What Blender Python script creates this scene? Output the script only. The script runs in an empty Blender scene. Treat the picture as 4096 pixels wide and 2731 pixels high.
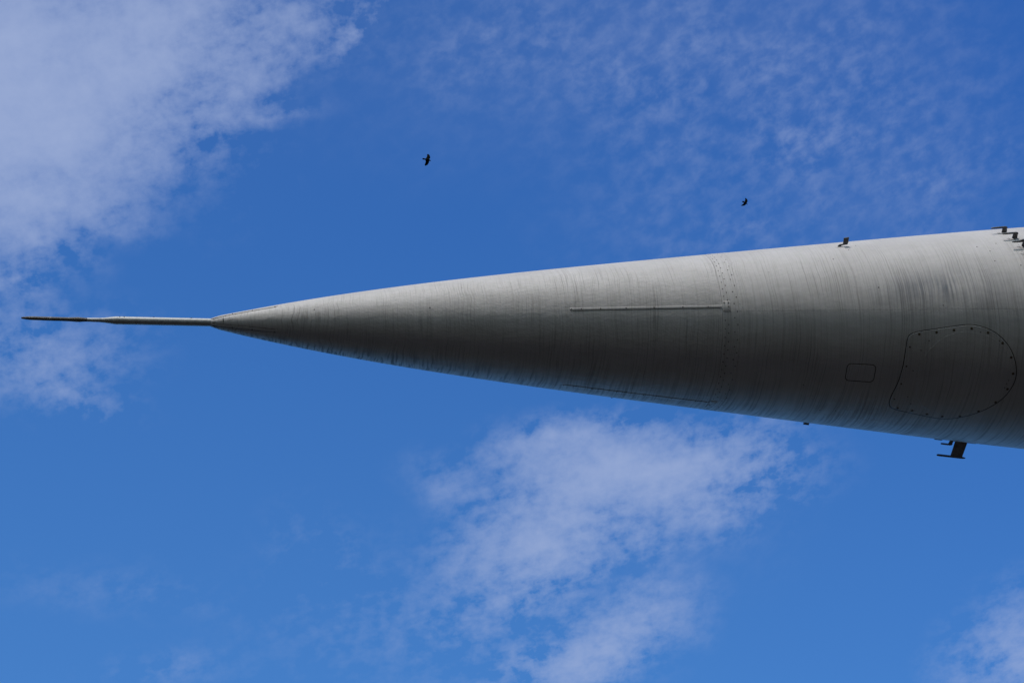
import bpy, bmesh, math, random
from math import sin, cos, pi, radians, degrees
from mathutils import Vector, Matrix, noise as mnoise

sc = bpy.context.scene
COL = sc.collection
random.seed(7)

# ------------------------------------------------------------------ camera
cam_data = bpy.data.cameras.new("camera")
cam = bpy.data.objects.new("camera", cam_data)
COL.objects.link(cam)
cam_data.sensor_width = 36.0
cam_data.lens = 60.64
cam_data.clip_start = 0.1
cam_data.clip_end = 20000
CAM_R = Matrix(((0.986263, -0.017267, -0.164277),
                (-0.080647, -0.918267, -0.387663),
                (-0.144156, 0.395586, -0.907045)))     # person on the ground looking steeply up
cam.matrix_world = Matrix.Translation((0, 0, 1.6)) @ CAM_R.to_4x4()
sc.camera = cam

# ------------------------------------------------------------------ light and exposure
SUN_DIR = Vector((-0.11, -0.80, 0.555)).normalized()    # towards the sun
SUN_EL = math.asin(SUN_DIR.z)
SUN_AZ = math.atan2(SUN_DIR.x, SUN_DIR.y)
SKY_STRENGTH = 0.15
sun_data = bpy.data.lights.new("sun", 'SUN')
sun_data.energy = 2.55
sun_data.angle = radians(9)
sun_data.color = (0.99, 0.965, 0.93)
sun = bpy.data.objects.new("sun", sun_data)
COL.objects.link(sun)
sun.rotation_euler = SUN_DIR.to_track_quat('Z', 'Y').to_euler()
sun.location = (0, 0, 60)
sc.view_settings.view_transform = 'Standard'
sc.view_settings.look = 'None'
sc.view_settings.exposure = 0.0
sc.view_settings.gamma = 1.0
sc.view_settings.use_curve_mapping = False


class NT:
    """small helper for node trees"""
    def __init__(self, tree):
        self.t = tree
        self.n = tree.nodes
        self.l = tree.links

    def new(self, typ, **kw):
        nd = self.n.new(typ)
        for k, v in kw.items():
            setattr(nd, k, v)
        return nd

    def put(self, sock, v):
        if isinstance(v, bpy.types.NodeSocket):
            self.l.new(v, sock)
        elif v is not None:
            sock.default_value = v

    def math(self, op, a, b=None, c=None, clamp=False):
        nd = self.new('ShaderNodeMath', operation=op, use_clamp=clamp)
        self.put(nd.inputs[0], a)
        self.put(nd.inputs[1], b)
        self.put(nd.inputs[2], c)
        return nd.outputs[0]

    def ramp(self, v, lo, hi, a=0.0, b=1.0, smooth=True):
        nd = self.new('ShaderNodeMapRange')
        nd.interpolation_type = 'SMOOTHSTEP' if smooth else 'LINEAR'
        self.put(nd.inputs['Value'], v)
        nd.inputs['From Min'].default_value = lo
        nd.inputs['From Max'].default_value = hi
        nd.inputs['To Min'].default_value = a
        nd.inputs['To Max'].default_value = b
        return nd.outputs['Result']

    def noise(self, vec, scale, detail=3.0, rough=0.5, dist=0.0, color=False, lac=2.0):
        nd = self.new('ShaderNodeTexNoise')
        self.put(nd.inputs['Vector'], vec)
        nd.inputs['Scale'].default_value = scale
        nd.inputs['Detail'].default_value = detail
        nd.inputs['Roughness'].default_value = rough
        nd.inputs['Distortion'].default_value = dist
        nd.inputs['Lacunarity'].default_value = lac
        return nd.outputs['Color' if color else 'Fac']

    def mapping(self, vec, loc=(0, 0, 0), rot=(0, 0, 0), scale=(1, 1, 1), kind='POINT'):
        nd = self.new('ShaderNodeMapping', vector_type=kind)
        self.put(nd.inputs['Vector'], vec)
        nd.inputs['Location'].default_value = loc
        nd.inputs['Rotation'].default_value = rot
        nd.inputs['Scale'].default_value = scale
        return nd.outputs[0]

    def mix(self, fac, a, b, blend='MIX'):
        nd = self.new('ShaderNodeMix', data_type='RGBA', blend_type=blend)
        self.put(nd.inputs[0], fac)
        self.put(nd.inputs[6], a)
        self.put(nd.inputs[7], b)
        return nd.outputs[2]

    def comb(self, x, y, z):
        nd = self.new('ShaderNodeCombineXYZ')
        self.put(nd.inputs[0], x)
        self.put(nd.inputs[1], y)
        self.put(nd.inputs[2], z)
        return nd.outputs[0]

    def sep(self, v):
        nd = self.new('ShaderNodeSeparateXYZ')
        self.put(nd.inputs[0], v)
        return nd.outputs


# ------------------------------------------------------------------ sky with a high cloud layer
world = bpy.data.worlds.new("World")
sc.world = world
world.use_nodes = True
wt = NT(world.node_tree)
wt.n.clear()
w_out = wt.new('ShaderNodeOutputWorld')
w_bg = wt.new('ShaderNodeBackground')
w_bg.inputs['Strength'].default_value = SKY_STRENGTH
wt.l.new(w_bg.outputs[0], w_out.inputs['Surface'])
sky = wt.new('ShaderNodeTexSky', sky_type='NISHITA')
sky.sun_disc = False
sky.sun_elevation = SUN_EL
sky.sun_rotation = SUN_AZ
sky.altitude = 300
sky.air_density = 1.0
sky.dust_density = 0.6
sky.ozone_density = 2.5
SKY_TINT = (0.66, 1.20, 1.76, 1)
sky_col = wt.mix(1.0, sky.outputs[0], SKY_TINT, 'MULTIPLY')

direction = wt.new('ShaderNodeTexCoord').outputs['Generated']
dx, dy, dz = wt.sep(direction)
# the clear air is deepest overhead and pales towards the far horizon
pale = wt.ramp(wt.math('SUBTRACT', dy, wt.math('MULTIPLY', dx, 0.10)), 0.02, 0.78)
sky_col = wt.mix(1.0, sky_col, wt.mix(pale, (0.37, 0.59, 0.81, 1), (1.24, 1.31, 1.19, 1)), 'MULTIPLY')
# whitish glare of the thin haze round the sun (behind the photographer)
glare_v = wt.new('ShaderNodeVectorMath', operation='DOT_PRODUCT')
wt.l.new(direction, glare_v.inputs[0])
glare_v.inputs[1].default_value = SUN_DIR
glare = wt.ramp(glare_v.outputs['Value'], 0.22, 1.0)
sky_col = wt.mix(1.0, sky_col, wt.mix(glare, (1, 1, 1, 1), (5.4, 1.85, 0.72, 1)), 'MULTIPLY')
zc = wt.math('MAXIMUM', dz, 0.08)
layer = wt.comb(wt.math('DIVIDE', dx, zc), wt.math('DIVIDE', dy, zc), 0.0)   # point on a flat cloud layer

# where the cloud banks lie on that layer: centre, radii, heading, thickness
BANKS = [
    (-0.1500, 0.2750, 0.0480, 0.1000, 0.0, 0.80),
    (-0.1148, 0.2529, 0.0881, 0.0677, -0.046, 0.90), (-0.1015, 0.3067, 0.0833, 0.0535, -0.222, 0.90),
    (-0.0600, 0.2735, 0.0580, 0.0420, -0.400, 0.48), (-0.0300, 0.2515, 0.0500, 0.0270, -0.224, 0.34),
    (0.0084, 0.2655, 0.0385, 0.0154, -0.662, 0.30), (-0.0465, 0.2346, 0.0643, 0.0229, -0.048, 0.25),
    (0.0277, 0.2310, 0.0657, 0.0230, -0.313, 0.22), (0.0733, 0.2340, 0.0306, 0.0129, -0.576, 0.40),
    (0.0189, 0.2795, 0.0307, 0.0106, -0.131, 0.25), (-0.1174, 0.3448, 0.0629, 0.0193, 0.121, 0.70),
    (-0.1155, 0.3694, 0.0405, 0.0154, 0.320, 0.60), (-0.1288, 0.3921, 0.0304, 0.0171, 0.170, 0.40),
    (-0.1122, 0.4375, 0.0601, 0.0354, -0.018, 0.38), (-0.0971, 0.4668, 0.0506, 0.0150, 0.284, 0.25),
    (0.2520, 0.5229, 0.0740, 0.0410, -0.201, 0.80), (0.2150, 0.5726, 0.0660, 0.0400, -0.299, 0.85),
    (0.2926, 0.5128, 0.0707, 0.0338, -0.240, 0.60), (0.3500, 0.5124, 0.0600, 0.0330, -0.007, 0.40),
    (0.2050, 0.6100, 0.0560, 0.0340, -0.503, 0.35), (0.2658, 0.6563, 0.0699, 0.0333, -0.505, 0.65),
    (0.2200, 0.4972, 0.0635, 0.0196, -0.242, 0.45), (0.3305, 0.5491, 0.0603, 0.0244, -0.198, 0.30),
    (0.2852, 0.5796, 0.0476, 0.0283, -0.400, 0.20), (0.2399, 0.6775, 0.0629, 0.0220, 0.017, 0.38),
    (0.1472, 0.5331, 0.0364, 0.0222, 0.375, 0.20), (0.5820, 0.6700, 0.0600, 0.0600, -0.846, 0.50),
    (0.1452, 0.6372, 0.1281, 0.0641, 0.011, 0.09), (-0.0298, 0.6730, 0.0523, 0.0175, 0.017, 0.10),
    (-0.0721, 0.6081, 0.0856, 0.0199, 0.214, 0.05)]
PUFFS = [
    (0.2700, 0.2291, 0.2000, 0.0837, -0.133, 0.75), (0.3450, 0.2896, 0.1350, 0.1001, -0.307, 0.85),
    (0.4462, 0.3122, 0.0941, 0.0840, -0.696, 0.55), (0.1859, 0.2472, 0.1314, 0.0606, -0.311, 0.40),
    (0.3068, 0.3458, 0.1197, 0.0359, -0.120, 0.40), (0.4862, 0.2905, 0.0472, 0.0908, -0.037, 0.12),
    (0.1452, 0.2306, 0.0670, 0.0319, -0.400, 0.45), (0.3344, 0.5559, 0.0683, 0.0627, -0.000, 0.35),
    (0.2795, 0.6106, 0.0622, 0.0571, 0.007, 0.35), (0.0433, 0.2457, 0.0560, 0.0366, -0.400, 0.35)]

warp_a = wt.noise(layer, 14.0, 4.0, 0.55, color=True)
warp_v = wt.new('ShaderNodeVectorMath', operation='SUBTRACT')
wt.l.new(warp_a, warp_v.inputs[0])
warp_v.inputs[1].default_value = (0.5, 0.5, 0.5)
warp_s = wt.new('ShaderNodeVectorMath', operation='SCALE')
wt.l.new(warp_v.outputs[0], warp_s.inputs[0])
warp_s.inputs['Scale'].default_value = 0.045
warp_p = wt.new('ShaderNodeVectorMath', operation='ADD')
wt.l.new(layer, warp_p.inputs[0])
wt.l.new(warp_s.outputs[0], warp_p.inputs[1])
layer_w = warp_p.outputs[0]


def bank_sum(banks, grow):
    total = None
    for (cx, cy, ra, rb, an, amp) in banks:
        m = wt.mapping(layer_w, (cx, cy, 0), (0, 0, an), (ra * grow, rb * grow, 1), 'TEXTURE')
        g = wt.new('ShaderNodeTexGradient', gradient_type='QUADRATIC_SPHERE')
        wt.l.new(m, g.inputs['Vector'])
        total = wt.math('MULTIPLY_ADD', g.outputs['Fac'], amp, 0.0 if total is None else total)
    return total


bank = bank_sum(BANKS, 1.55)
puff = bank_sum(PUFFS, 1.45)
# cloud cover elsewhere in the sky, same kind
far_n = wt.noise(wt.mapping(layer, (3.1, 1.7, 0)), 1.5, 3.0, 0.5)
far = wt.ramp(far_n, 0.54, 0.8, 0.0, 0.8)
bank = wt.math('ADD', bank, far)

flow = wt.mapping(layer, (0, 0, 0), (0, 0, -0.42), (1.5, 0.85, 1), 'TEXTURE')
n_wisp = wt.noise(flow, 19.0, 9.0, 0.64, 0.12)
n_streak = wt.noise(wt.mapping(layer, (1.1, 0.4, 0), (0, 0, -0.38), (2.4, 0.75, 1), 'TEXTURE'), 34.0, 6.0, 0.62, 0.1)
n_soft = wt.noise(wt.mapping(layer, (5.3, 2.2, 0)), 9.0, 4.0, 0.5)
n_fine = wt.noise(wt.mapping(layer, (2.3, 7.2, 0)), 85.0, 5.0, 0.6, 0.1)
n_puff = wt.noise(wt.mapping(layer, (1.3, 4.2, 0), (0, 0, -0.6), (1.2, 1.0, 1), 'TEXTURE'), 84.0, 5.0, 0.58, 0.15)
n_patch = wt.noise(wt.mapping(layer, (9.3, 3.2, 0)), 11.0, 4.0, 0.55)

tex_b = wt.math('ADD', wt.math('ADD', wt.math('MULTIPLY', n_wisp, 3.1), wt.math('MULTIPLY', n_streak, 1.2)), wt.math('MULTIPLY', n_soft, 1.5))
tex_b = wt.math('ADD', tex_b, wt.math('MULTIPLY', n_fine, 2.3))
tex_b = wt.math('SUBTRACT', tex_b, 3.88)                         # about 0.4 on average
edge = wt.math('POWER', wt.math('MINIMUM', bank, 1.3), 0.8)
soften = wt.math('SUBTRACT', 1.30, wt.math('MULTIPLY', edge, 0.60))      # granular rim, smooth core
raw = wt.math('MULTIPLY', edge, wt.math('ADD', wt.math('MULTIPLY', tex_b, soften), wt.math('MULTIPLY', edge, 1.12)))
raw = wt.math('MAXIMUM', raw, 0.0)
den_b = wt.math('DIVIDE', raw, wt.math('ADD', raw, 0.62))
den_p = wt.ramp(wt.math('ADD', n_puff, wt.math('MULTIPLY', n_fine, 0.25)), 0.44, 0.92)
den_p = wt.math('MULTIPLY', den_p, wt.ramp(n_patch, 0.3, 0.62, 0.45, 1.0))
den_p = wt.math('MULTIPLY', den_p, wt.math('MULTIPLY', puff, 0.38, clamp=True))
veil = wt.math('MULTIPLY', puff, wt.ramp(n_soft, 0.35, 0.65, 0.02, 0.09))
density = wt.math('ADD', wt.math('MULTIPLY', den_b, 1.05), wt.math('ADD', den_p, veil), clamp=True)
density = wt.math('MULTIPLY', density, wt.ramp(dz, 0.05, 0.35), clamp=True)
CLOUD = tuple(c / SKY_STRENGTH for c in (0.37, 0.455, 0.69)) + (1,)
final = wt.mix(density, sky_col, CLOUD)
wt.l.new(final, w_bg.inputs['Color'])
world.cycles.sampling_method = 'MANUAL'
world.cycles.sample_map_resolution = 1024


# ------------------------------------------------------------------ helpers for objects
def link(o, parent=None):
    COL.objects.link(o)
    if parent is not None:
        o.parent = parent
    return o


def mesh_obj(name, verts, faces, mat, parent=None, smooth=True, orient=True):
    me = bpy.data.meshes.new(name)
    me.from_pydata([tuple(v) for v in verts], [], faces)
    me.update()
    if smooth:
        me.polygons.foreach_set('use_smooth', [True] * len(me.polygons))
    o = bpy.data.objects.new(name, me)
    me.materials.append(mat)
    link(o, parent)
    if not orient:
        return o
    bm = bmesh.new()
    bm.from_mesh(me)
    bmesh.ops.recalc_face_normals(bm, faces=bm.faces)
    bm.to_mesh(me)
    bm.free()
    return o


# ------------------------------------------------------------------ ground
gm = bpy.data.materials.new("dark_turf")
gm.use_nodes = True
g = NT(gm.node_tree)
gb = g.n['Principled BSDF']
gc = g.new('ShaderNodeTexCoord').outputs['Object']
gn = g.noise(gc, 0.35, 6.0, 0.6)
g2 = g.noise(gc, 9.0, 5.0, 0.6)
col = g.mix(g.ramp(gn, 0.35, 0.65), (0.034, 0.029, 0.022, 1), (0.046, 0.040, 0.033, 1))
col = g.mix(g.ramp(g2, 0.3, 0.7, 0.0, 0.4), col, (0.036, 0.032, 0.026, 1))
g.l.new(col, gb.inputs['Base Color'])
gb.inputs['Roughness'].default_value = 0.95
S = 6000.0
verts, faces = [], []
ts = [-S, -600, -120, -40, -12, 0, 12, 40, 120, 600, S]
for j, y in enumerate(ts):
    for i, x in enumerate(ts):
        h = 0.0 if abs(x) < 20 and abs(y) < 20 else 0.04 * sin(x * 0.07) * cos(y * 0.05)
        verts.append((x, y, h))
n = len(ts)
for j in range(n - 1):
    for i in range(n - 1):
        faces.append((j * n + i, j * n + i + 1, (j + 1) * n + i + 1, (j + 1) * n + i))
ground = mesh_obj("ground", verts, faces, gm)
ground["kind"] = "structure"

# trees added out of view to shade the belly, lower on the near side
def leaf_material(name, a, b_):
    m = bpy.data.materials.new(name)
    m.use_nodes = True
    t = NT(m.node_tree)
    b = t.n['Principled BSDF']
    co = t.new('ShaderNodeTexCoord').outputs['Object']
    nn = t.noise(co, 0.6, 4.0, 0.6)
    t.l.new(t.mix(t.ramp(nn, 0.3, 0.7), a, b_), b.inputs['Base Color'])
    b.inputs['Roughness'].default_value = 0.8
    return m


shade_tree_v, shade_tree_f = [], []
wr = random.Random(11)
AX0 = Vector((0, 3.86, 0))
for ring, (R0, H0, cnt) in enumerate(((31.0, 16.8, 34), (39.0, 19.5, 40))):
    for k in range(cnt):
        a = 2 * pi * (k + 0.5 * ring + wr.uniform(-.2, .2)) / cnt
        rr_ = R0 + wr.uniform(-1.5, 2.0)
        cx_, cy_ = 3.0 + rr_ * cos(a), 4.0 + rr_ * sin(a)
        Ht = (H0 if sin(a) > -0.1 else H0 * 0.56) + wr.uniform(-1.5, 1.5)
        rt = 0.28
        b0 = len(shade_tree_v)
        for (hh, q) in ((0.0, rt * 1.3), (Ht * 0.35, rt * 0.8), (Ht * 0.85, rt * 0.25)):
            for i in range(7):
                t_ = 2 * pi * i / 7
                shade_tree_v.append((cx_ + q * cos(t_), cy_ + q * sin(t_), hh))
        for j in range(2):
            for i in range(7):
                k2 = (i + 1) % 7
                shade_tree_f.append((b0 + j * 7 + i, b0 + j * 7 + k2, b0 + j * 7 + 7 + k2, b0 + j * 7 + 7 + i))
        for q in range(900):
            th, u = wr.uniform(0, 2 * pi), wr.uniform(-1, 1)
            sh = wr.uniform(0.3, 1.0) ** 0.4
            w_ = 3.9 * math.sqrt(1 - u * u) * sh * (1 + 0.22 * sin(5 * th + k) + 0.15 * sin(7 * u + k))
            c = Vector((cx_ + w_ * cos(th), cy_ + w_ * sin(th), Ht * 0.54 + Ht * 0.46 * u * sh))
            e1 = Vector((wr.gauss(0, 1), wr.gauss(0, 1), wr.gauss(0, 1))).normalized() * wr.uniform(0.25, 0.55)
            e2 = e1.cross(Vector((wr.gauss(0, 1), wr.gauss(0, 1), wr.gauss(0, 1)))).normalized() * wr.uniform(0.2, 0.45)
            b0 = len(shade_tree_v)
            shade_tree_v += [c - e1, c + e2 * 0.8, c + e1, c - e2 * 0.8]
            shade_tree_f.append((b0, b0 + 1, b0 + 2, b0 + 3))
wood = mesh_obj("added_shade_trees", shade_tree_v, shade_tree_f, leaf_material("shade_tree_foliage", (0.035, 0.050, 0.018, 1), (0.060, 0.072, 0.026, 1)), smooth=False, orient=False)
wood["kind"] = "stuff"
wood["label"] = "added unseen ring of dark green trees shading the belly"
wood["category"] = "added_shade_trees"

# ------------------------------------------------------------------ materials of the aircraft
def skin_material(name, kind):
    """weathered light grey paint; rain streaks run down round the body"""
    m = bpy.data.materials.new(name)
    m.use_nodes = True
    t = NT(m.node_tree)
    b = t.n['Principled BSDF']
    co = t.new('ShaderNodeTexCoord').outputs['Object']
    x, y, z = t.sep(co)
    ny = t.math('MULTIPLY', y, -1.0)
    nz = t.math('MULTIPLY', z, -1.0)
    phi = t.math('ARCTAN2', ny, nz)                    # 0 at the belly, +90 deg at the near flank
    rr = t.math('SQRT', t.math('ADD', t.math('MULTIPLY', y, y), t.math('MULTIPLY', z, z)))
    # wandering of the rivulets
    wob = t.noise(t.comb(t.math('MULTIPLY', x, 3.0), t.math('MULTIPLY', phi, 1.3), 0.0), 1.0, 2.0, 0.5)
    wob2 = t.noise(t.comb(t.math('MULTIPLY', x, 20.0), t.math('MULTIPLY', phi, 4.5), 3.0), 1.0, 2.0, 0.5)
    wx = t.math('ADD', x, t.math('MULTIPLY', t.math('SUBTRACT', wob, 0.5), 0.045))
    wx = t.math('ADD', wx, t.math('MULTIPLY', t.math('SUBTRACT', wob2, 0.5), 0.008))
    s_f = t.noise(t.comb(t.math('MULTIPLY', wx, 125.0), t.math('MULTIPLY', phi, 0.8), 1.0), 1.0, 2.0, 0.55)
    s_m = t.noise(t.comb(t.math('MULTIPLY', wx, 56.0), t.math('MULTIPLY', phi, 0.9), 5.0), 1.0, 2.5, 0.55)
    s_b = t.noise(t.comb(t.math('MULTIPLY', wx, 7.0), t.math('MULTIPLY', phi, 0.7), 9.0), 1.0, 3.0, 0.5)
    cover = t.noise(t.comb(t.math('MULTIPLY', x, 1.7), t.math('MULTIPLY', phi, 1.6), 2.0), 1.0, 3.0, 0.55)
    fine = t.math('MULTIPLY', t.ramp(s_f, 0.46, 0.70), t.ramp(cover, 0.32, 0.62, 0.55, 1.1))
    fine = t.math('MULTIPLY', fine, t.ramp(s_b, 0.32, 0.66, 0.55, 1.15))
    mid = t.math('MULTIPLY', t.ramp(s_m, 0.52, 0.74), t.ramp(s_b, 0.35, 0.65, 0.4, 1.0))
    lightstr = t.math('MULTIPLY', t.ramp(s_f, 0.28, 0.42, 1.0, 0.0), 0.5)
    # drips gather on the flanks below the shoulder, wander most on the far flank
    run = t.ramp(phi, 1.75, 1.15)
    run = t.math('MAXIMUM', run, 0.22)
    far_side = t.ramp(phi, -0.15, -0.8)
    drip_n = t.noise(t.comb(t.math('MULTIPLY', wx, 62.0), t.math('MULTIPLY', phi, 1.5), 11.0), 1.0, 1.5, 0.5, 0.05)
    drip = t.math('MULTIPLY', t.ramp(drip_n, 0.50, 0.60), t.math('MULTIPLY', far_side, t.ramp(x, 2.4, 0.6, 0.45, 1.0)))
    blot = t.noise(t.comb(t.math('MULTIPLY', x, 3.2), t.math('MULTIPLY', phi, 2.4), 8.0), 1.0, 4.0, 0.55)
    mott = t.noise(co, 28.0, 5.0, 0.6)
    speck = t.noise(co, 90.0, 2.0, 0.5)
    base = t.mix(t.ramp(blot, 0.35, 0.68), (0.470, 0.428, 0.424, 1), (0.414, 0.374, 0.369, 1))
    base = t.mix(t.ramp(mott, 0.4, 0.72, 0.0, 0.35), base, (0.41, 0.395, 0.355, 1))
    grime = (0.105, 0.092, 0.080, 1)
    base = t.mix(t.math('MULTIPLY', t.math('MULTIPLY', lightstr, run), 0.35), base, (0.56, 0.57, 0.57, 1))
    base = t.mix(t.math('MULTIPLY', t.math('MULTIPLY', fine, run), 0.38), base, grime)
    base = t.mix(t.math('MULTIPLY', t.math('MULTIPLY', mid, run), 0.24), base, (0.125, 0.115, 0.105, 1))
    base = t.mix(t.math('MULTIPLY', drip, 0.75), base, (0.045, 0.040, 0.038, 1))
    base = t.mix(t.ramp(speck, 0.745, 0.78, 0.0, 0.75), base, (0.05, 0.045, 0.04, 1))
    if kind == 'fuselage':
        # rubbed, sooty area on the near flank above the access panel
        d = t.mapping(t.comb(x, phi, 0.0), (4.10, 0.88, 0), (0, 0, 0), (0.75, 0.36, 1), 'TEXTURE')
        gr = t.new('ShaderNodeTexGradient', gradient_type='QUADRATIC_SPHERE')
        t.l.new(d, gr.inputs['Vector'])
        soot = t.math('MULTIPLY', gr.outputs['Fac'], t.ramp(t.math('ADD', s_m, t.math('MULTIPLY', blot, 0.8)), 0.68, 1.1))
        base = t.mix(t.math('MULTIPLY', soot, 0.9, clamp=True), base, (0.10, 0.11, 0.14, 1))
    t.l.new(base, b.inputs['Base Color'])
    rough = t.ramp(t.math('ADD', fine, mott), 0.4, 1.3, 0.60, 0.76)
    t.l.new(rough, b.inputs['Roughness'])
    b.inputs['IOR'].default_value = 1.5
    # fine relief: brushed paint, orange peel, shallow ripples
    orange = t.noise(co, 75.0 if kind == 'cone' else 45.0, 4.0, 0.6)
    ripple = t.noise(t.mapping(co, scale=(1.0, 1.6, 1.6)), 7.0, 3.0, 0.5)
    hgt = t.math('ADD', t.math('MULTIPLY', orange, 0.0011 if kind == 'cone' else 0.0005),
                 t.math('MULTIPLY', ripple, 0.0028))
    hgt = t.math('ADD', hgt, t.math('MULTIPLY', fine, -0.00025))
    if kind == 'cone':
        lump = t.noise(t.mapping(co, scale=(1.0, 2.0, 2.0)), 22.0, 3.0, 0.6)
        hgt = t.math('ADD', hgt, t.math('MULTIPLY', lump, 0.0016))
    bump = t.new('ShaderNodeBump')
    bump.inputs['Strength'].default_value = 0.8
    bump.inputs['Distance'].default_value = 1.0
    t.l.new(hgt, bump.inputs['Height'])
    t.l.new(bump.outputs[0], b.inputs['Normal'])
    return m


def plain(name, col, rough=0.6, metal=0.0, var=0.25, scale=60.0, bump=0.0):
    m = bpy.data.materials.new(name)
    m.use_nodes = True
    t = NT(m.node_tree)
    b = t.n['Principled BSDF']
    co = t.new('ShaderNodeTexCoord').outputs['Object']
    nz = t.noise(co, scale, 4.0, 0.6)
    c1 = tuple(c * (1 - var) for c in col) + (1,)
    c2 = tuple(min(1, c * (1 + var)) for c in col) + (1,)
    t.l.new(t.mix(t.ramp(nz, 0.3, 0.7), c1, c2), b.inputs['Base Color'])
    b.inputs['Roughness'].default_value = rough
    b.inputs['Metallic'].default_value = metal
    if bump:
        bp = t.new('ShaderNodeBump')
        bp.inputs['Distance'].default_value = bump
        t.l.new(nz, bp.inputs['Height'])
        t.l.new(bp.outputs[0], b.inputs['Normal'])
    return m


M_SKIN = skin_material("weathered_grey_paint", 'fuselage')
M_CONE = skin_material("weathered_radome_paint", 'cone')
M_DARK = plain("recess_dark", (0.012, 0.011, 0.011), 0.9)
M_SEAL = plain("aged_sealant", (0.050, 0.040, 0.035), 0.9, var=0.4)
M_PROBE = plain("grey_probe_paint", (0.10, 0.098, 0.105), 0.45, var=0.3, scale=90)
M_BLADE = plain("dark_antenna_paint", (0.15, 0.125, 0.12), 0.5, var=0.3, scale=60)
M_SCREW = plain("rusty_steel", (0.085, 0.055, 0.03), 0.65, 0.3, var=0.5, scale=200)
M_BOOM = plain("grey_boom_paint", (0.33, 0.33, 0.34), 0.42, var=0.15, scale=40, bump=0.0006)


def tip_material():
    m = bpy.data.materials.new("peeling_black_boom_paint")
    m.use_nodes = True
    t = NT(m.node_tree)
    b = t.n['Principled BSDF']
    co = t.new('ShaderNodeTexCoord').outputs['Object']
    a = t.noise(co, 120.0, 5.0, 0.65)
    c = t.noise(co, 30.0, 4.0, 0.6)
    f = t.ramp(t.math('ADD', a, t.math('MULTIPLY', c, 0.6)), 0.84, 0.98)
    col = t.mix(f, (0.075, 0.062, 0.055, 1), (0.30, 0.27, 0.25, 1))
    t.l.new(col, b.inputs['Base Color'])
    b.inputs['Roughness'].default_value = 0.6
    bp = t.new('ShaderNodeBump')
    bp.inputs['Distance'].default_value = 0.004
    t.l.new(a, bp.inputs['Height'])
    t.l.new(bp.outputs[0], b.inputs['Normal'])
    return m


M_TIP = tip_material()

# ------------------------------------------------------------------ the aircraft
# local frame: x runs aft along the axis, the origin lies on the axis near the nose cap
AXIS = Vector((0, 3.85906, 10.82538))
aircraft = bpy.data.objects.new("jet_aircraft", None)
aircraft.location = AXIS
link(aircraft)
aircraft["label"] = "weathered pale grey pointed aircraft nose with long pitot boom seen from below"
aircraft["category"] = "aircraft"

CO = (-0.0008188849309377189, 0.010381446397520894, -0.050595621374845814, 0.22553413659302096, 0.04730517519850485)


def rad(x):
    if x < -0.026:
        return 0.0222 + (x + 0.082) / 0.056 * (0.041 - 0.0222)
    if x <= 0.06:
        r6 = rad(0.0601)
        return 0.041 + (x + 0.026) / 0.0861 * (r6 - 0.041)
    if x <= 5.0:
        r = 0.0
        for c in CO:
            r = r * x + c
        return r
    r5 = rad(5.0)                                     # beyond the picture the barrel fills out gently
    k = min(1.0, (x - 5.0) / 6.0)
    return r5 + 0.26 * sin(k * pi / 2)


def sp(x, phi, h=0.0):
    r = rad(x) + h
    return Vector((x, -r * sin(phi), -r * cos(phi)))


def lathe(name, xs, mat, a0=None, a1=None, nseg=320, h=0.0, lip=0.004, cap=False):
    """body skin between stations, all round or between two angles; edges turned inward"""
    full = a0 is None
    if full:
        angs = [2 * pi * i / nseg for i in range(nseg)]
    else:
        angs = [a0 + (a1 - a0) * i / nseg for i in range(nseg + 1)]
    rows = []
    hs = [h - lip] + [h] * len(xs) + [h - lip]
    xx = [xs[0]] + list(xs) + [xs[-1]]
    verts, faces = [], []
    cols = len(angs)
    for x, hh in zip(xx, hs):
        for a in angs:
            verts.append(sp(x, a, hh))
    for j in range(len(xx) - 1):
        for i in range(cols if full else cols - 1):
            k = (i + 1) % cols
            faces.append((j * cols + i, j * cols + k, (j + 1) * cols + k, (j + 1) * cols + i))
    if not full:
        for side in (0, cols - 1):
            base = len(verts)
            for x in xs:
                verts.append(sp(x, angs[side], h - lip))
            for j in range(len(xs) - 1):
                faces.append(((j + 1) * cols + side, (j + 2) * cols + side, base + j + 1, base + j))
    o = mesh_obj(name, verts, faces, mat, aircraft, orient=False)
    me = o.data
    p = me.polygons[cols + 2]
    if p.normal.dot(Vector((0, p.center.y, p.center.z))) < 0:
        me.flip_normals()
    o.data.set_sharp_from_angle(angle=radians(35))
    return o


def frange(a, b, step):
    n_ = max(1, int(round((b - a) / step)))
    return [a + (b - a) * i / n_ for i in range(n_ + 1)]


# pitot boom
def tube(name, prof, mat, parent, nseg=40, flat=None, wob=0.0):
    verts, faces = [], []
    for k, (x, r, cy, cz) in enumerate(prof):
        for i in range(nseg):
            a = 2 * pi * i / nseg
            rr = r
            if wob and 0 < k < len(prof) - 1:
                rr += wob * (mnoise.noise(Vector((x * 60, cos(a) * 1.2, sin(a) * 1.2))) +
                             0.6 * mnoise.noise(Vector((x * 160, cos(a) * 2, sin(a) * 2))))
            verts.append((x, cy - rr * sin(a), cz - rr * cos(a)))
    for j in range(len(prof) - 1):
        for i in range(nseg):
            k = (i + 1) % nseg
            faces.append((j * nseg + i, j * nseg + k, (j + 1) * nseg + k, (j + 1) * nseg + i))
    verts.append((prof[0][0], prof[0][2], prof[0][3]))
    verts.append((prof[-1][0], prof[-1][2], prof[-1][3]))
    c0, c1 = len(verts) - 2, len(verts) - 1
    L = (len(prof) - 1) * nseg
    for i in range(nseg):
        k = (i + 1) % nseg
        faces.append((c0, k, i))
        faces.append((c1, L + i, L + k))
    o = mesh_obj(name, verts, faces, mat, parent)
    o.data.set_sharp_from_angle(angle=radians(40))
    return o


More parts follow.
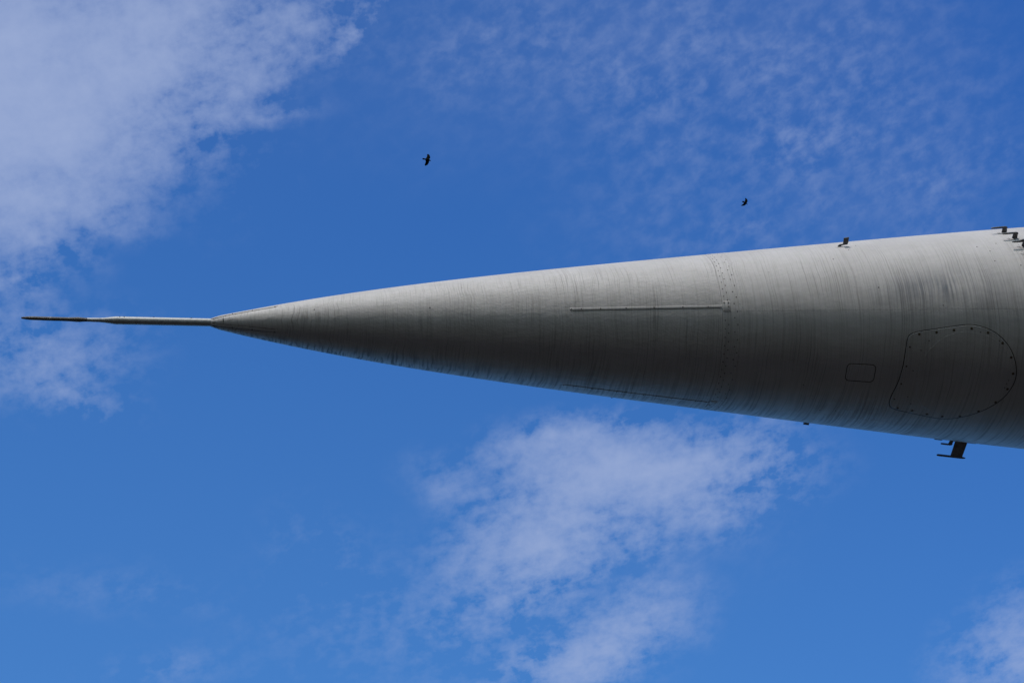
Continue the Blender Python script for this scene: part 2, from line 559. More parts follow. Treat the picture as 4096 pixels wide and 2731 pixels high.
# the boom sits a touch proud of the axis and its slender front part is bent slightly
UPV = Vector((0, -0.9225, 0.386))          # towards the near shoulder


def cen(x):
    d = 0.0014 + max(0.0, -0.08 - x) * 0.0021 + (max(0.0, -0.62 - x)) ** 2 * 0.014
    return UPV * d


def boom_prof(pts):
    out = []
    for x, r in pts:
        c = cen(x)
        out.append((x, r, c.y, c.z))
    return out


boom = tube("pitot_boom", boom_prof([(-0.602, 0.0229)] + [(x, 0.0229) for x in frange(-0.60, -0.085, 0.03)] + [(-0.078, 0.0225)]),
            M_BOOM, aircraft)
tube("boom_sleeve", boom_prof([(-0.7005, 0.0122), (-0.700, 0.0126), (-0.69, 0.0130), (-0.675, 0.0140), (-0.612, 0.0226), (-0.6045, 0.0231), (-0.603, 0.0231)]),
     M_BOOM, boom)
tip_pts = [(-1.128, 0.0030), (-1.1265, 0.0048), (-1.115, 0.0068), (-1.10, 0.0086), (-1.085, 0.0100)]
tip_pts += [(x, 0.0106 + 0.0008 * (x + 1.07) / 0.2) for x in frange(-1.07, -0.87, 0.012)]
tip_pts += [(-0.858, 0.0116), (-0.845, 0.0124), (-0.83, 0.0134), (-0.82, 0.0139), (-0.808, 0.0135), (-0.795, 0.0124), (-0.785, 0.0116), (-0.775, 0.0110), (-0.766, 0.0106)]
tube("boom_tip", boom_prof(tip_pts), M_TIP, boom, wob=0.0006)
tube("boom_neck", boom_prof([(-0.7665, 0.0112), (-0.75, 0.0114), (-0.73, 0.0117), (-0.7005, 0.0122)]), M_BOOM, boom, wob=0.0004)


def disc(name, x, phi, r, mat, parent, h=0.0, t=0.001, squash=1.0, nseg=14, dome=0.0, slot=False):
    """a small round head standing on the skin"""
    c = sp(x, phi, h)
    nrm = Vector((0, -sin(phi), -cos(phi)))
    slope = (rad(x + 0.01) - rad(x - 0.01)) / 0.02
    nrm = (nrm + Vector((-slope, 0, 0))).normalized()
    tx = Vector((1, 0, 0)) - nrm * nrm.x
    tx.normalize()
    ty = nrm.cross(tx)
    verts, faces = [], []
    rings = [(r, -0.001), (r, t), (r * 0.86, t + dome * 0.5)]
    for rr, hh in rings:
        for i in range(nseg):
            a = 2 * pi * i / nseg
            verts.append(c + tx * rr * cos(a) + ty * rr * squash * sin(a) + nrm * hh)
    verts.append(c + nrm * (t + dome))
    for j in range(2):
        for i in range(nseg):
            k = (i + 1) % nseg
            faces.append((j * nseg + i, j * nseg + k, (j + 1) * nseg + k, (j + 1) * nseg + i))
    for i in range(nseg):
        faces.append((2 * nseg + i, 2 * nseg + (i + 1) % nseg, 3 * nseg))
    if name is None:
        return verts, faces
    return mesh_obj(name, verts, faces, mat, parent, smooth=False)


def discs(name, places, r, mat, parent, **kw):
    V, F = [], []
    for (x, phi) in places:
        v, f = disc(None, x, phi, r * random.uniform(0.9, 1.1), None, None, **kw)
        b = len(V)
        V += v
        F += [tuple(q + b for q in ff) for ff in f]
    o = mesh_obj(name, V, F, mat, parent, smooth=False)
    o["kind"] = "stuff"
    return o


# small screw heads on the boom sleeve (dark)
for (x, a) in ((-0.588, 92), (-0.563, 92), (-0.40, 100), (-0.19, 98)):
    c = cen(x)
    V, F = [], []
    nr = Vector((0, -sin(radians(a)), -cos(radians(a))))
    for k, (rr, hh) in enumerate(((0.0042, 0.0220), (0.0042, 0.0240), (0.003, 0.0246))):
        for i in range(10):
            t_ = 2 * pi * i / 10
            V.append(Vector((x, c.y, c.z)) + nr * hh + Vector((cos(t_) * rr, 0, 0)) + nr.cross(Vector((1, 0, 0))) * sin(t_) * rr)
    for j in range(2):
        for i in range(10):
            k = (i + 1) % 10
            F.append((j * 10 + i, j * 10 + k, j * 10 + 10 + k, j * 10 + 10 + i))
    F.append(tuple(range(20, 30)))
    mesh_obj("screw", V, F, M_SEAL, boom, smooth=False)

# nose cap, radome, joint band, fuselage skins over a dark inner shell
lathe("nose_cap", [-0.0815, -0.078, -0.060, -0.040, -0.029, -0.026, -0.022, -0.0100], M_CONE, h=0.0)
lathe("nose_cone", [-0.0085] + frange(0.0, 2.8095, 0.03), M_CONE, h=0.0)
lathe("joint_band", frange(2.8105, 2.9065, 0.012), M_SKIN, h=0.0006)
A1, A2 = radians(37.7), radians(-38.2)
inner = lathe("inner_shell", [-0.079, -0.026] + frange(0.06, 4.9, 0.12) + frange(5.0, 11.0, 0.4), M_DARK, h=-0.0045, lip=0.0, nseg=96)
xs_f = frange(2.9075, 5.4, 0.05)
g1 = 0.0004 / 0.6
lathe("fuselage_skin", xs_f, M_SKIN, A1 + g1, 2 * pi + A2 - g1, nseg=260, h=0.0)
lathe("belly_skin", xs_f, M_SKIN, A2 + g1, A1 - g1, nseg=80, h=0.00025)
lathe("rear_barrel", frange(5.4035, 11.0, 0.2), M_SKIN, h=0.0, nseg=96)
# closing bulkhead at the far aft frame (outside the picture)
V = [sp(11.0, 2 * pi * i / 64, -0.003) for i in range(64)]
mesh_obj("rear_bulkhead", V, [tuple(range(64))], M_DARK, aircraft, smooth=False)


def outline_patch(name, pts, mat, parent, h0, h1, bevel=0.0015, rings=9, centre=None):
    """plate that follows the skin: outline in (x, phi), star-shaped about its centre"""
    n_ = len(pts)
    cx = centre[0] if centre else sum(p[0] for p in pts) / n_
    cp = centre[1] if centre else sum(p[1] for p in pts) / n_
    R = rad(cx)
    V, F = [], []
    def add(scale_off, h):
        for (x, p) in pts:
            dx_, ds = x - cx, (p - cp) * R
            L = math.hypot(dx_, ds)
            k = max(0.0, (L + scale_off[1]) / L) * scale_off[0]
            V.append(sp(cx + dx_ * k, cp + ds * k / R, h))
    add((1, 0), h0)
    add((1, 0), h1 - bevel * 0.5)
    add((1, -bevel), h1)
    for j in range(1, rings):
        add((1 - j / rings, -bevel * (1 - j / rings)), h1)
    V.append(sp(cx, cp, h1))
    nr = rings + 2
    for j in range(nr - 1):
        for i in range(n_):
            k = (i + 1) % n_
            F.append((j * n_ + i, j * n_ + k, (j + 1) * n_ + k, (j + 1) * n_ + i))
    for i in range(n_):
        F.append(((nr - 1) * n_ + i, (nr - 1) * n_ + (i + 1) % n_, nr * n_))
    o = mesh_obj(name, V, F, mat, parent)
    o.data.set_sharp_from_angle(angle=radians(25))
    return o


def smooth_closed(pts, it=2):
    for _ in range(it):
        out = []
        m_ = len(pts)
        for i in range(m_):
            a, b = pts[i], pts[(i + 1) % m_]
            out.append((a[0] * .75 + b[0] * .25, a[1] * .75 + b[1] * .25))
            out.append((a[0] * .25 + b[0] * .75, a[1] * .25 + b[1] * .75))
        pts = out
    return pts


def grow(pts, d, R):
    m_ = len(pts)
    out = []
    for i in range(m_):
        a, b = pts[i - 1], pts[(i + 1) % m_]
        tx, ty = b[0] - a[0], (b[1] - a[1]) * R
        L = math.hypot(tx, ty) or 1
        out.append((pts[i][0] + ty / L * d, pts[i][1] - tx / L * d / R))
    # outward = away from centroid
    cx = sum(p[0] for p in pts) / m_
    cp = sum(p[1] for p in pts) / m_
    if sum((o[0] - cx) ** 2 + ((o[1] - cp) * R) ** 2 for o in out) < sum((o[0] - cx) ** 2 + ((o[1] - cp) * R) ** 2 for o in pts) and d > 0:
        return grow(pts[::-1], d, R)[::-1]
    return out


def seal_ring(name, pts, R, w, h, mat, parent):
    a = grow(pts, w, R)
    V = [sp(x, p, h) for x, p in pts] + [sp(x, p, h) for x, p in a] + [sp(x, p, h - 0.002) for x, p in a]
    n_ = len(pts)
    F = []
    for i in range(n_):
        k = (i + 1) % n_
        F.append((i, k, n_ + k, n_ + i))
        F.append((n_ + i, n_ + k, 2 * n_ + k, 2 * n_ + i))
    return mesh_obj(name, V, F, mat, parent, smooth=False)


D2 = 1.7    # reading offset between measured angles and the local frame
big = [(3.9021, 22.15), (3.938, 23.37), (4.0646, 25.25), (4.2039, 27.23), (4.2644, 27.27), (4.3488, 25.26), (4.4156, 21.57),
       (4.4792, 15.28), (4.5186, 7.3), (4.5303, 0.65), (4.5224, -4.06), (4.4962, -10.41), (4.4518, -16.14), (4.3752, -22.91),
       (4.2822, -28.37), (4.209, -30.69), (4.1468, -30.89), (4.0476, -29.5), (3.9091, -27.3), (3.8605, -25.67), (3.8386, -22.84),
       (3.8345, -16.3), (3.8553, -6.67), (3.8645, 1.9), (3.8706, 12.34), (3.8758, 18.87), (3.8842, 20.94)]
big = smooth_closed([(x, radians(p + D2)) for x, p in big], 2)
panel = outline_patch("access_panel", big, M_SKIN, aircraft, -0.002, 0.0022, 0.002, centre=(4.18, 0.0))
panel["label"] = "large round ended belly access panel ringed by rusty screws"
seal_ring("panel_seal", big, 0.6, 0.0055, 0.0009, M_SEAL, panel)
inner_l = [(4.2095, 24.12), (4.3487, 22.0), (4.43, 17.5), (4.4816, 11.6), (4.5040, 0.56), (4.487, -9.0), (4.4418, -16.14), (4.37, -21.5), (4.2983, -25.4), (4.1803, -27.4),
           (4.0395, -23.25), (3.9752, -14.86), (3.9487, -1.4), (3.9803, 10.95), (4.0535, 18.68), (4.13, 22.7)]
inner_l = smooth_closed([(x, radians(p + D2)) for x, p in inner_l], 2)
outline_patch("raised_disc", inner_l, M_SKIN, panel, 0.001, 0.0030, 0.0008, centre=(4.22, 0.0))
for i, (x, p) in enumerate([(3.943, 22.04), (4.0429, 23.23), (4.1442, 24.54), (4.2477, 25.54), (4.3432, 23.46), (4.4295, 18.16), (4.4858, 10.94),
             (4.5104, 2.37), (4.4963, -6.39), (4.4501, -14.83), (4.3716, -22.07), (4.2784, -27.33), (4.1777, -29.0), (4.0815, -28.2),
             (3.9876, -26.6), (3.8965, -25.6), (3.8575, -18.79), (3.8716, -7.62), (3.8829, 3.48), (3.8909, 14.77)]):
    disc("screw", x, radians(p + D2), 0.0078 if i < 16 else 0.0052, M_SCREW, panel, h=0.0024, t=0.0008, dome=0.0008)
for (x, p) in ((4.492, -1.4), (4.483, -3.4), (4.478, -5.6), (4.41, 19.3), (4.30, 23.6), (4.00, 18.5), (3.957, 13.0), (3.925, 1.0), (3.93, -16.0), (3.962, -21.0)):
    disc("rivet", x, radians(p + D2), 0.0032, M_SEAL, panel, h=0.0030, t=0.0003, nseg=8)

small = []
x0, x1, p0, p1 = 3.5432, 3.7050, radians(-6.0), radians(4.75)
rc = 0.022
R35 = rad(3.62)
for cx, cp, a0 in ((x1 - rc, p1 - rc / R35, 0), (x0 + rc, p1 - rc / R35, 90), (x0 + rc, p0 + rc / R35, 180), (x1 - rc, p0 + rc / R35, 270)):
    for k in range(7):
        a = radians(a0 + 15 * k)
        small.append((cx + rc * cos(a), cp + rc * sin(a) / R35))
fine_pts = []
for i in range(len(small)):
    a, b = small[i], small[(i + 1) % len(small)]
    m_ = max(1, int(math.hypot(b[0] - a[0], (b[1] - a[1]) * R35) / 0.010))
    fine_pts += [(a[0] + (b[0] - a[0]) * q / m_, a[1] + (b[1] - a[1]) * q / m_) for q in range(m_)]
small = fine_pts
hatch = outline_patch("small_hatch", small, M_SKIN, aircraft, -0.002, 0.0013, 0.0012)
hatch["label"] = "small plain rounded rectangular hatch ahead of the large panel"
seal_ring("hatch_seal", small, R35, 0.0046, 0.0009, M_SEAL, hatch)


def ribbon(name, stations, mat, parent, h0, h1, bevel):
    """strip along x: stations (x, phi_lo, phi_hi), chamfered edges, follows the skin"""
    V, F = [], []
    for k, (x, lo, hi) in enumerate(stations):
        R = rad(x)
        b = min(bevel / R, (hi - lo) * 0.4)
        m_ = [(lo, h0), (lo, h1 * 0.55), (lo + b, h1), ((lo + hi) / 2, h1 * 1.02), (hi - b, h1), (hi, h1 * 0.55), (hi, h0)]
        for p, h in m_:
            V.append(sp(x, p, h))
    w = 7
    for j in range(len(stations) - 1):
        for i in range(w - 1):
            F.append((j * w + i, j * w + i + 1, (j + 1) * w + i + 1, (j + 1) * w + i))
    F.append(tuple(range(w)))
    F.append(tuple((len(stations) - 1) * w + i for i in range(w)))
    o = mesh_obj(name, V, F, mat, parent)
    o.data.set_sharp_from_angle(angle=radians(30))
    return o


def diverter(phi0, label):
    pl = radians(phi0)
    st = []
    hw = 0.0085          # half width of the bar in metres
    hp = 0.034           # half width of its end plate

    def add(x, w, off=0.0):
        R = rad(x)
        st.append((x, pl + off - w / R, pl + off + w / R))
    for k in range(7):
        a = pi / 2 * k / 6
        add(1.9400 + hw * (1 - cos(a)), max(hw * sin(a), 0.0006))
    for x in frange(1.96, 2.800, 0.04):
        add(x, hw)
    for k in range(1, 6):
        a = pi / 2 * k / 5
        add(2.800 + 0.014 * sin(a), hw + 0.014 * (1 - cos(a)), 0.0)
    add(2.8145, hp - 0.010)
    for k in range(1, 5):
        a = pi / 2 * k / 4
        add(2.8150 + 0.008 * (1 - cos(a)), hp - 0.008 + 0.008 * sin(a))
    add(2.845, hp)
    for k in range(0, 5):
        a = pi / 2 * k / 4
        add(2.850 + 0.009 * sin(a), hp - 0.009 + 0.009 * cos(a) + 0.0001)
    o = ribbon("grounding_strip", st, M_SKIN, aircraft, -0.002, 0.0018, 0.0020)
    o["label"] = label
    for x in (1.949, 2.005, 2.115, 2.26, 2.42, 2.585, 2.73):
        disc("screw", x, pl, 0.0040, M_SEAL, o, h=0.0018, t=0.0004, nseg=10)
    for x, d_ in ((2.823, 0.023), (2.848, 0.023), (2.848, 0.0), (2.823, -0.023), (2.848, -0.023)):
        disc("screw", x, pl + d_ / rad(x), 0.0058, M_SKIN, o, h=0.0018, t=0.0006, nseg=12)
        disc("screw", x, pl + d_ / rad(x), 0.0030, M_SEAL, o, h=0.0026, t=0.0005, nseg=8)
    # dark line along the lower edge: the strip's shade painted in, with grime
    sgn = -1 if phi0 > 0 else 1
    wid = 0.0018
    seg = []
    for x in frange(1.955, 2.798, 0.03):
        R = rad(x)
        c = pl + sgn * (hw + 0.0008) / R
        w_ = wid * (0.7 + 0.8 * abs(mnoise.noise(Vector((x * 9, phi0, 0)))))
        seg.append((x, c - w_ / R, c + w_ / R))
    ribbon("grime_shade_edge", seg, M_SEAL, o, -0.001, 0.0005, 0.0003)
    return o


diverter(41.4, "long raised strip with screwed end plate on the sunlit near flank")
diverter(-41.4, "long raised strip with dark grime on the shaded far flank")

for phi0, lab in ((90.5, "short bright strip along the upper nose edge"), (0.5, "short grimy strip under the nose")):
    st = []
    for x in [-0.079, -0.060, -0.040, -0.0262] + frange(-0.015, 0.270, 0.02) + [0.280, 0.287, 0.292, 0.295]:
        wd = 0.0088
        if x > 0.275:
            wd = 0.0088 * math.sqrt(max(0.01, 1 - ((x - 0.275) / 0.0205) ** 2))
        if x < -0.03:
            wd = 0.0045 + 0.0043 * (x + 0.08) / 0.05
        R = rad(x)
        st.append((x, radians(phi0) - wd / R, radians(phi0) + wd / R))
    o = ribbon("nose_strip", st, M_CONE, aircraft, -0.002, 0.0028 if phi0 > 10 else 0.0016, 0.0018)
    o["label"] = lab
    for x in (0.041, 0.153, 0.28):
        disc("screw", x, radians(phi0 - 3), 0.0035, M_SEAL, o, h=0.0029 if phi0 > 10 else 0.0017, t=0.0005, nseg=8)
    for s_ in (-1, 1):
        seg = []
        for x in frange(-0.070, 0.285, 0.012):
            R = rad(x)
            c = radians(phi0) + s_ * 0.0094 / R
            w_ = (0.0008 if phi0 > 10 else 0.0022) * (0.6 + 1.4 * abs(mnoise.noise(Vector((x * 30, s_ * 4, phi0)))))
            seg.append((x, c - w_ / R, c + w_ / R))
        ribbon("grime_shade_edge", seg, M_SEAL, o, -0.001, 0.0006, 0.0002)
disc("latch_pin", -0.0105, radians(52), 0.0030, M_DARK, aircraft, h=0.0, t=0.003, nseg=8)
disc("latch_pin", -0.0105, radians(38), 0.0030, M_DARK, aircraft, h=0.0, t=0.003, nseg=8)

# rivet rows of the joint band: proud heads, the shade of a recess painted dark
PL = []
for k in range(-30, 30):
    a = k * 6.0 + 1.2
    if not (33 < a < 45 or -45 < a < -36):
        PL.append((2.8240 + random.uniform(-.0008, .0008), radians(a)))
    if not (33 < a + 3 < 45 or -45 < a + 3 < -36):
        PL.append((2.8440 + random.uniform(-.0008, .0008), radians(a + 3)))
for k in range(-36, 36):
    a = k * 10.0 + 3.0
    if abs(a) <= 180:
        PL.append((2.8800 + random.uniform(-.001, .001), radians(a + random.uniform(-.5, .5))))
        PL.append((2.8960 + random.uniform(-.001, .001), radians(a + 5 + random.uniform(-.5, .5))))
discs("rivet_heads", PL, 0.0033, M_DARK, aircraft, h=0.0007, t=0.0003, nseg=8)
# painted-over rivets behind the band and along the seams
PL = [(2.915 + 0.012 * (k % 2) + random.uniform(-.001, .001), radians(-180 + k * 2.6)) for k in range(138)]
for x in frange(2.95, 5.3, 0.035):
    PL.append((x + random.uniform(-.002, .002), A1 + 0.018))
    PL.append((x + 0.015, A1 - 0.018))
    PL.append((x, A2 - 0.018))
discs("painted_rivets", PL, 0.0034, M_SKIN, aircraft, h=0.0, t=0.00025, dome=0.0005, nseg=8)
# scattered small fasteners, as seen on the skin
PL = [(3.7019, 93.8), (3.6385, 87.65), (3.5163, 77.3), (4.5216, 82.07), (4.4564, 66.95), (4.3951, 79.88), (4.4564, 75.1), (3.31, -12), (3.46, -34),
      (3.55, -32.5), (4.60, 63), (4.09, 40), (3.73, 52), (0.50, 58), (1.15, 48)]
discs("loose_fastener_heads", [(x, radians(p)) for x, p in PL], 0.0034, M_DARK, aircraft, h=0.0, t=0.0006, nseg=8)
disc("screw", 2.2726, radians(-67.5), 0.0045, M_DARK, aircraft, h=0.0, t=0.0035, nseg=8)


def fin(name, outline, x0, phi, thick, mat, parent, bev=0.0012, tilt=0.0):
    """flat part standing out of the skin: outline in (along x, out from skin)"""
    base = sp(x0, phi, 0.0)
    out = Vector((0, -sin(phi), -cos(phi)))
    slope = (rad(x0 + 0.02) - rad(x0 - 0.02)) / 0.04
    ax = Vector((1, out.y * slope, out.z * slope)).normalized()
    up = (out - ax * out.dot(ax)).normalized()
    sd = ax.cross(up).normalized()
    up = (up + sd * tilt).normalized()
    n_ = len(outline)
    V = []
    cx = sum(p[0] for p in outline) / n_
    cy = sum(p[1] for p in outline) / n_
    layers = [(-thick / 2, bev), (-thick / 2 + bev, 0), (thick / 2 - bev, 0), (thick / 2, bev)]
    for w, ins in layers:
        for i, (a, b) in enumerate(outline):
            if ins:
                pa, pb = outline[i - 1], outline[(i + 1) % n_]
                tx, ty = pb[0] - pa[0], pb[1] - pa[1]
                L = math.hypot(tx, ty) or 1
                a, b = a - ty / L * ins, b + tx / L * ins
            V.append(base + ax * a + up * b + sd * w)
    F = [tuple(range(n_ - 1, -1, -1)), tuple(3 * n_ + i for i in range(n_))]
    for j in range(3):
        for i in range(n_):
            k = (i + 1) % n_
            F.append((j * n_ + i, j * n_ + k, (j + 1) * n_ + k, (j + 1) * n_ + i))
    return mesh_obj(name, V, F, mat, parent, smooth=False)


def flange(name, x, phi, rx, rs, t, mat, parent, screws=True):
    R = rad(x)
    pts = [(x + rx * cos(a), phi + rs / R * sin(a)) for a in [2 * pi * i / 32 for i in range(32)]]
    f = outline_patch(name, pts, mat, parent, -0.003, t, 0.0012, rings=3)
    if screws:
        for k in range(6):
            a = 2 * pi * (k + 0.5) / 6
            disc("screw", x + rx * 0.8 * cos(a), phi + rs * 0.8 / R * sin(a), 0.0026, M_SEAL, f, h=t, t=0.0005, nseg=8)
    return f


# bent blade antenna on the upper flank (outline counter-clockwise)
ant = fin("blade_antenna", [(0.0, -0.004), (0.027, -0.004), (0.0258, 0.002), (0.0228, 0.0036), (0.0253, 0.0066), (0.0406, 0.009), (0.0600, 0.0100),
                            (0.0640, 0.0125), (0.0672, 0.0245), (0.0715, 0.052), (0.0703, 0.0552), (0.0396, 0.0528), (0.0375, 0.035), (0.0355, 0.0185), (0.0335, 0.0160),
                            (0.0203, 0.0160), (0.0101, 0.0125), (0.004, 0.0065)],
          3.590, radians(94.2), 0.0065, M_PROBE, aircraft)
ant["label"] = "small bent blade antenna standing on the upper edge"
flange("antenna_base", 3.600, radians(94.2), 0.024, 0.018, 0.0012, M_SKIN, ant, screws=False)


def rod(V, F, pts, nseg=12):
    """tube through points (Vector, r), closed ends"""
    b = len(V)
    for k, (p, r) in enumerate(pts):
        a = pts[max(0, k - 1)][0]
        c = pts[min(len(pts) - 1, k + 1)][0]
        d = (c - a).normalized()
        s = d.cross(Vector((0.13, 0.31, 0.94))).normalized()
        u = d.cross(s)
        for i in range(nseg):
            t_ = 2 * pi * i / nseg
            V.append(p + s * r * cos(t_) + u * r * sin(t_))
    for j in range(len(pts) - 1):
        for i in range(nseg):
            k = (i + 1) % nseg
            F.append((b + j * nseg + i, b + j * nseg + k, b + (j + 1) * nseg + k, b + (j + 1) * nseg + i))
    F.append(tuple(b + i for i in range(nseg)))
    F.append(tuple(b + (len(pts) - 1) * nseg + i for i in range(nseg)))


def frame_at(x0, phi):
    base = sp(x0, phi, 0.0)
    out = Vector((0, -sin(phi), -cos(phi)))
    slope = (rad(x0 + 0.02) - rad(x0 - 0.02)) / 0.04
    ax = Vector((1, out.y * slope, out.z * slope)).normalized()
    up = (out - ax * out.dot(ax)).normalized()
    return base, ax, up, ax.cross(up).normalized()


def pitot_probe(x, phi_deg, k, label, tilt=0.0, h=0.044, arm=0.073, lean=0.004):
    phi = radians(phi_deg)
    h *= k
    post = fin("pitot_probe", [(-0.0155 * k, -0.004), (0.0165 * k, -0.004), (0.0160 * k + lean * 0.5, h * 0.5), (0.0120 * k + lean, h + 0.004), (-0.0125 * k + lean, h + 0.004), (-0.0145 * k + lean * 0.5, h * 0.5)],
               x, phi, 0.0095 * k, M_PROBE, aircraft, bev=0.0018, tilt=tilt)
    base, ax, up, sd = frame_at(x, phi)
    upt = (up + sd * tilt).normalized()
    V, F = [], []
    p = lambda a, b: base + ax * a + upt * b
    r = 0.0062 * k
    rod(V, F, [(p(0.0150 * k + lean, h - 0.0045 * k), r * 0.6), (p(0.0115 * k + lean, h + 0.001), r * 0.95), (p(0.006 + lean, h + r * 0.55), r), (p(-0.01, h + r * 0.6), r), (p(-0.030 * k, h + r * 0.55), r * 0.97),
               (p(-0.0305 * k, h + r * 0.55), r * 1.04), (p(-0.050 * k, h + r * 0.5), r * 0.95), (p(-(arm - 0.012) * k, h + r * 0.45), r * 0.85), (p(-(arm - 0.003) * k, h + r * 0.4), r * 0.66), (p(-arm * k, h + r * 0.4), r * 0.40)])
    a = mesh_obj("probe_arm", V, F, M_PROBE, post)
    a.data.set_sharp_from_angle(angle=radians(45))
    flange("mounting_flange", x - 0.006, phi, 0.037 * k, 0.020 * k, 0.0022, M_SKIN, post)
    post["label"] = label
    return post


pitot_probe(4.636, 95.8, 1.0, "highest hooked air probe, on the upper edge", h=0.031, arm=0.084)
pitot_probe(4.656, 86.6, 1.0, "second hooked air probe from the top", h=0.031, arm=0.079)
pitot_probe(4.675, 77.9, 1.0, "third hooked air probe from the top", h=0.031, arm=0.079)
pitot_probe(4.680, 72.0, 1.25, "lowest and tallest hooked air probe by the frame edge", h=0.074, arm=0.060, lean=0.012)

# T-shaped blade on the far lower edge
PB = radians(-68.0)
blade = fin("tee_antenna", [(-0.045, -0.006), (0.034, -0.006), (0.0095, 0.0935), (-0.066, 0.0935)][::1], 4.487, PB, 0.010, M_BLADE, aircraft, bev=0.002)
blade["label"] = "T shaped blade antenna hanging at the lower edge"
base, ax, up, sd = frame_at(4.487, PB)
V, F = [], []
pp = lambda a, b: base + ax * a + up * b
hb = 0.0965
rod(V, F, [(pp(-0.1560, hb), 0.0020), (pp(-0.1540, hb), 0.0042), (pp(-0.1480, hb), 0.0062), (pp(-0.1380, hb), 0.0068), (pp(-0.08, hb), 0.0068), (pp(0.0, hb), 0.0068),
           (pp(0.015, hb), 0.0062), (pp(0.027, hb), 0.0042), (pp(0.0335, hb), 0.0014)])
a = mesh_obj("antenna_bar", V, F, M_BLADE, blade)
a.data.set_sharp_from_angle(angle=radians(45))
flange("mounting_flange", 4.500, PB, 0.075, 0.025, 0.0022, M_SKIN, blade)

# L-shaped probe just ahead of it
PL_ = radians(-68.6)
lp = fin("hooked_probe", [(0.0, -0.008), (0.028, -0.008), (0.010, 0.0235), (-0.012, 0.0235)], 4.412, PL_, 0.007, M_BLADE, aircraft, bev=0.0015)
lp["label"] = "short hooked probe just ahead of the T shaped blade"
base, ax, up, sd = frame_at(4.412, PL_)
V, F = [], []
hb = 0.0250
pp2 = lambda a, b: base + ax * a + up * b
rod(V, F, [(pp2(-0.0600, hb), 0.002), (pp2(-0.0580, hb), 0.0045), (pp2(-0.052, hb), 0.0054), (pp2(-0.02, hb), 0.0056), (pp2(0.0, hb), 0.0056), (pp2(0.010, hb - 0.001), 0.0048), (pp2(0.0155, hb - 0.008), 0.0036)])
a = mesh_obj("probe_arm", V, F, M_BLADE, lp)
a.data.set_sharp_from_angle(angle=radians(45))

# low teardrop cap and small stub on the far lower edge
outline_patch("teardrop_cap", [(4.335 + 0.032 * cos(t_) * (1.0 if cos(t_) < 0 else 0.75), radians(-68.2) + 0.014 / 0.63 * sin(t_)) for t_ in [2 * pi * i / 24 for i in range(24)]],
              M_BLADE, aircraft, -0.002, 0.0055, 0.006, rings=3)
stub = fin("drain_stub", [(0.0, -0.008), (0.034, -0.008), (0.0305, 0.013), (-0.003, 0.013)], 3.468, radians(-68.0), 0.012, M_BLADE, aircraft, bev=0.001)
stub["label"] = "tiny dark rectangular stub on the lower edge"

# ------------------------------------------------------------------ two crows far above
M_CROW = plain("black_feathers", (0.005, 0.005, 0.005), 1.0, var=0.3, scale=8)
M_CROW.node_tree.nodes["Principled BSDF"].inputs["Specular IOR Level"].default_value = 0.1


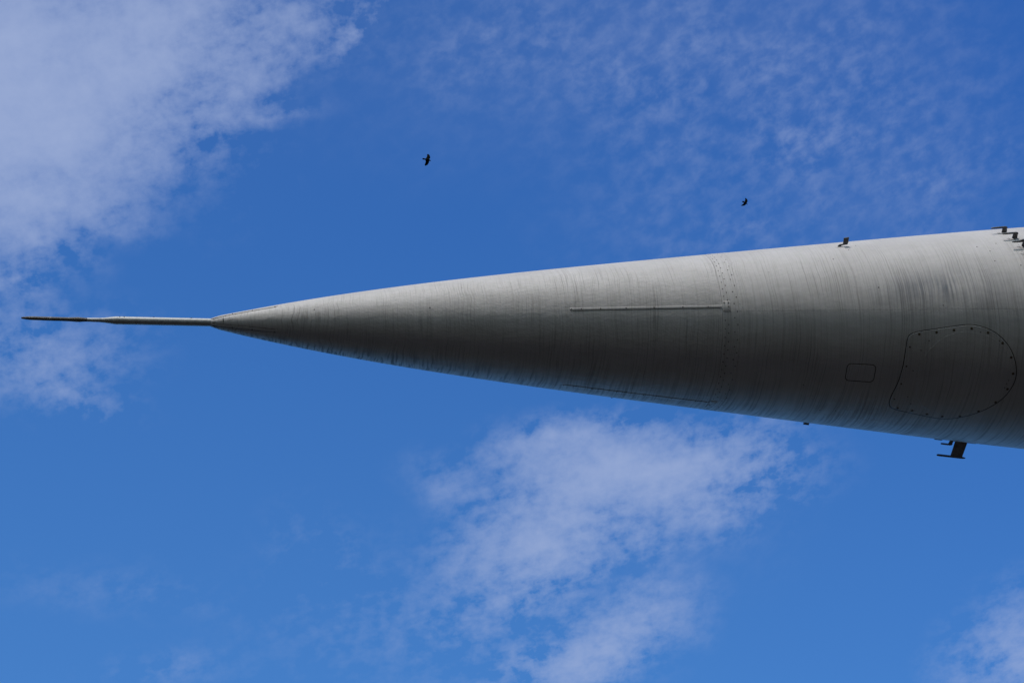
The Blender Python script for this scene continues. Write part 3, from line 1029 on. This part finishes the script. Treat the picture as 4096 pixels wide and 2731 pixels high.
def crow(name, loc, k, up_le, up_te, lo_le, lo_te, spine, centre, label):
    RX, UY, BZ = CAM_R.col[0], CAM_R.col[1], CAM_R.col[2]
    V, F = [], []

    def loc3(p, z=0.0):
        return Vector(((p[0] - centre[0]) * k, -(p[1] - centre[1]) * k, z))

    def wing(le, te):
        n_ = 9
        def samp(poly, t_):
            L = [0]
            for i in range(1, len(poly)):
                L.append(L[-1] + math.dist(poly[i], poly[i - 1]))
            d = t_ * L[-1]
            for i in range(1, len(poly)):
                if d <= L[i] + 1e-9:
                    f = (d - L[i - 1]) / max(1e-9, L[i] - L[i - 1])
                    return (poly[i - 1][0] * (1 - f) + poly[i][0] * f, poly[i - 1][1] * (1 - f) + poly[i][1] * f)
            return poly[-1]
        b = len(V)
        m_ = 8
        for j in range(n_ + 1):
            t_ = j / n_
            a, c = samp(le, t_), samp(te, t_)
            dih = -0.16 * t_ ** 1.6                      # tips swept upwards, away from the ground
            th = 0.040 * (1 - 0.45 * t_)
            for i in range(m_):
                u = i / (m_ / 2)
                side = 1 if u <= 1 else -1
                f = u if u <= 1 else 2 - u
                z = dih + side * th * math.sqrt(max(0.0, f * (1 - f))) * 1.3 - 0.02 * sin(pi * f)
                f2 = -0.07 + 1.14 * f
                V.append(loc3((a[0] * (1 - f2) + c[0] * f2, a[1] * (1 - f2) + c[1] * f2), z))
        for j in range(n_):
            for i in range(m_):
                k2 = (i + 1) % m_
                F.append((b + j * m_ + i, b + j * m_ + k2, b + (j + 1) * m_ + k2, b + (j + 1) * m_ + i))
        F.append(tuple(b + i for i in range(m_)))
        F.append(tuple(b + n_ * m_ + i for i in range(m_)))

    wing(up_le, up_te)
    wing(lo_le, lo_te)
    b = len(V)
    m_ = 12
    for j, (p, w, h) in enumerate(spine):
        q = spine[max(0, j - 1)][0], spine[min(len(spine) - 1, j + 1)][0]
        d = Vector((q[1][0] - q[0][0], -(q[1][1] - q[0][1]), 0)).normalized()
        s = Vector((-d.y, d.x, 0))
        for i in range(m_):
            t_ = 2 * pi * i / m_
            V.append(loc3(p) + s * (w + 4) * k * cos(t_) + Vector((0, 0, max(h, 12) * k * sin(t_))))
    for j in range(len(spine) - 1):
        for i in range(m_):
            k2 = (i + 1) % m_
            F.append((b + j * m_ + i, b + j * m_ + k2, b + (j + 1) * m_ + k2, b + (j + 1) * m_ + i))
    F.append(tuple(b + i for i in range(m_)))
    F.append(tuple(b + (len(spine) - 1) * m_ + i for i in range(m_)))
    W = []
    for v in V:
        W.append(RX * v.x + UY * v.y + BZ * v.z)
    o = mesh_obj(name, W, F, M_CROW)
    o.location = loc
    rm = o.modifiers.new("skin", 'REMESH')
    rm.mode = 'VOXEL'
    rm.voxel_size = 0.009
    rm.use_smooth_shade = True
    o["label"] = label
    o["category"] = "bird"
    o["group"] = "crows gliding above the aircraft"
    return o


crow("crow", (12.455, 32.226, 106.033), 0.00122,
     [(985, 760), (1012, 728), (1052, 688), (1046, 620), (1025, 545), (985, 490), (940, 458)],
     [(845, 760), (835, 692), (868, 650), (886, 600), (890, 550), (882, 500), (905, 466)],
     [(985, 800), (985, 838), (1001, 880), (962, 960), (920, 1030), (860, 1060), (800, 1078)],
     [(815, 780), (812, 820), (822, 890), (800, 945), (780, 985), (758, 1040), (775, 1070)],
     [((650, 728), 20, 6), ((672, 728), 38, 9), ((710, 734), 40, 10), ((770, 745), 32, 12), ((830, 752), 34, 26), ((880, 765), 62, 52), ((940, 780), 66, 58), ((985, 790), 46, 46),
      ((1015, 802), 36, 38), ((1045, 818), 24, 26), ((1062, 832), 12, 14), ((1100, 858), 2, 3)],
     (900, 770), "larger black crow above the middle of the boom and nose, wings spread upright")
crow("crow", (38.043, 38.863, 119.678), 0.00120,
     [(880, 830), (896, 800), (945, 742), (946, 660), (938, 600), (892, 530), (850, 496)],
     [(770, 800), (752, 722), (790, 662), (803, 640), (808, 590), (806, 530), (818, 498)],
     [(850, 850), (845, 885), (825, 935), (765, 968), (690, 990), (620, 993), (556, 984)],
     [(740, 790), (712, 824), (690, 860), (665, 885), (630, 905), (592, 935), (556, 972)],
     [((628, 722), 46, 8), ((645, 732), 60, 10), ((680, 752), 46, 11), ((720, 778), 34, 18), ((760, 795), 52, 40), ((810, 812), 62, 52), ((850, 832), 44, 44),
      ((880, 850), 32, 34), ((905, 874), 20, 22), ((920, 892), 10, 12), ((948, 935), 2, 3)],
     (800, 760), "smaller black crow to the right, above the thick part of the nose")
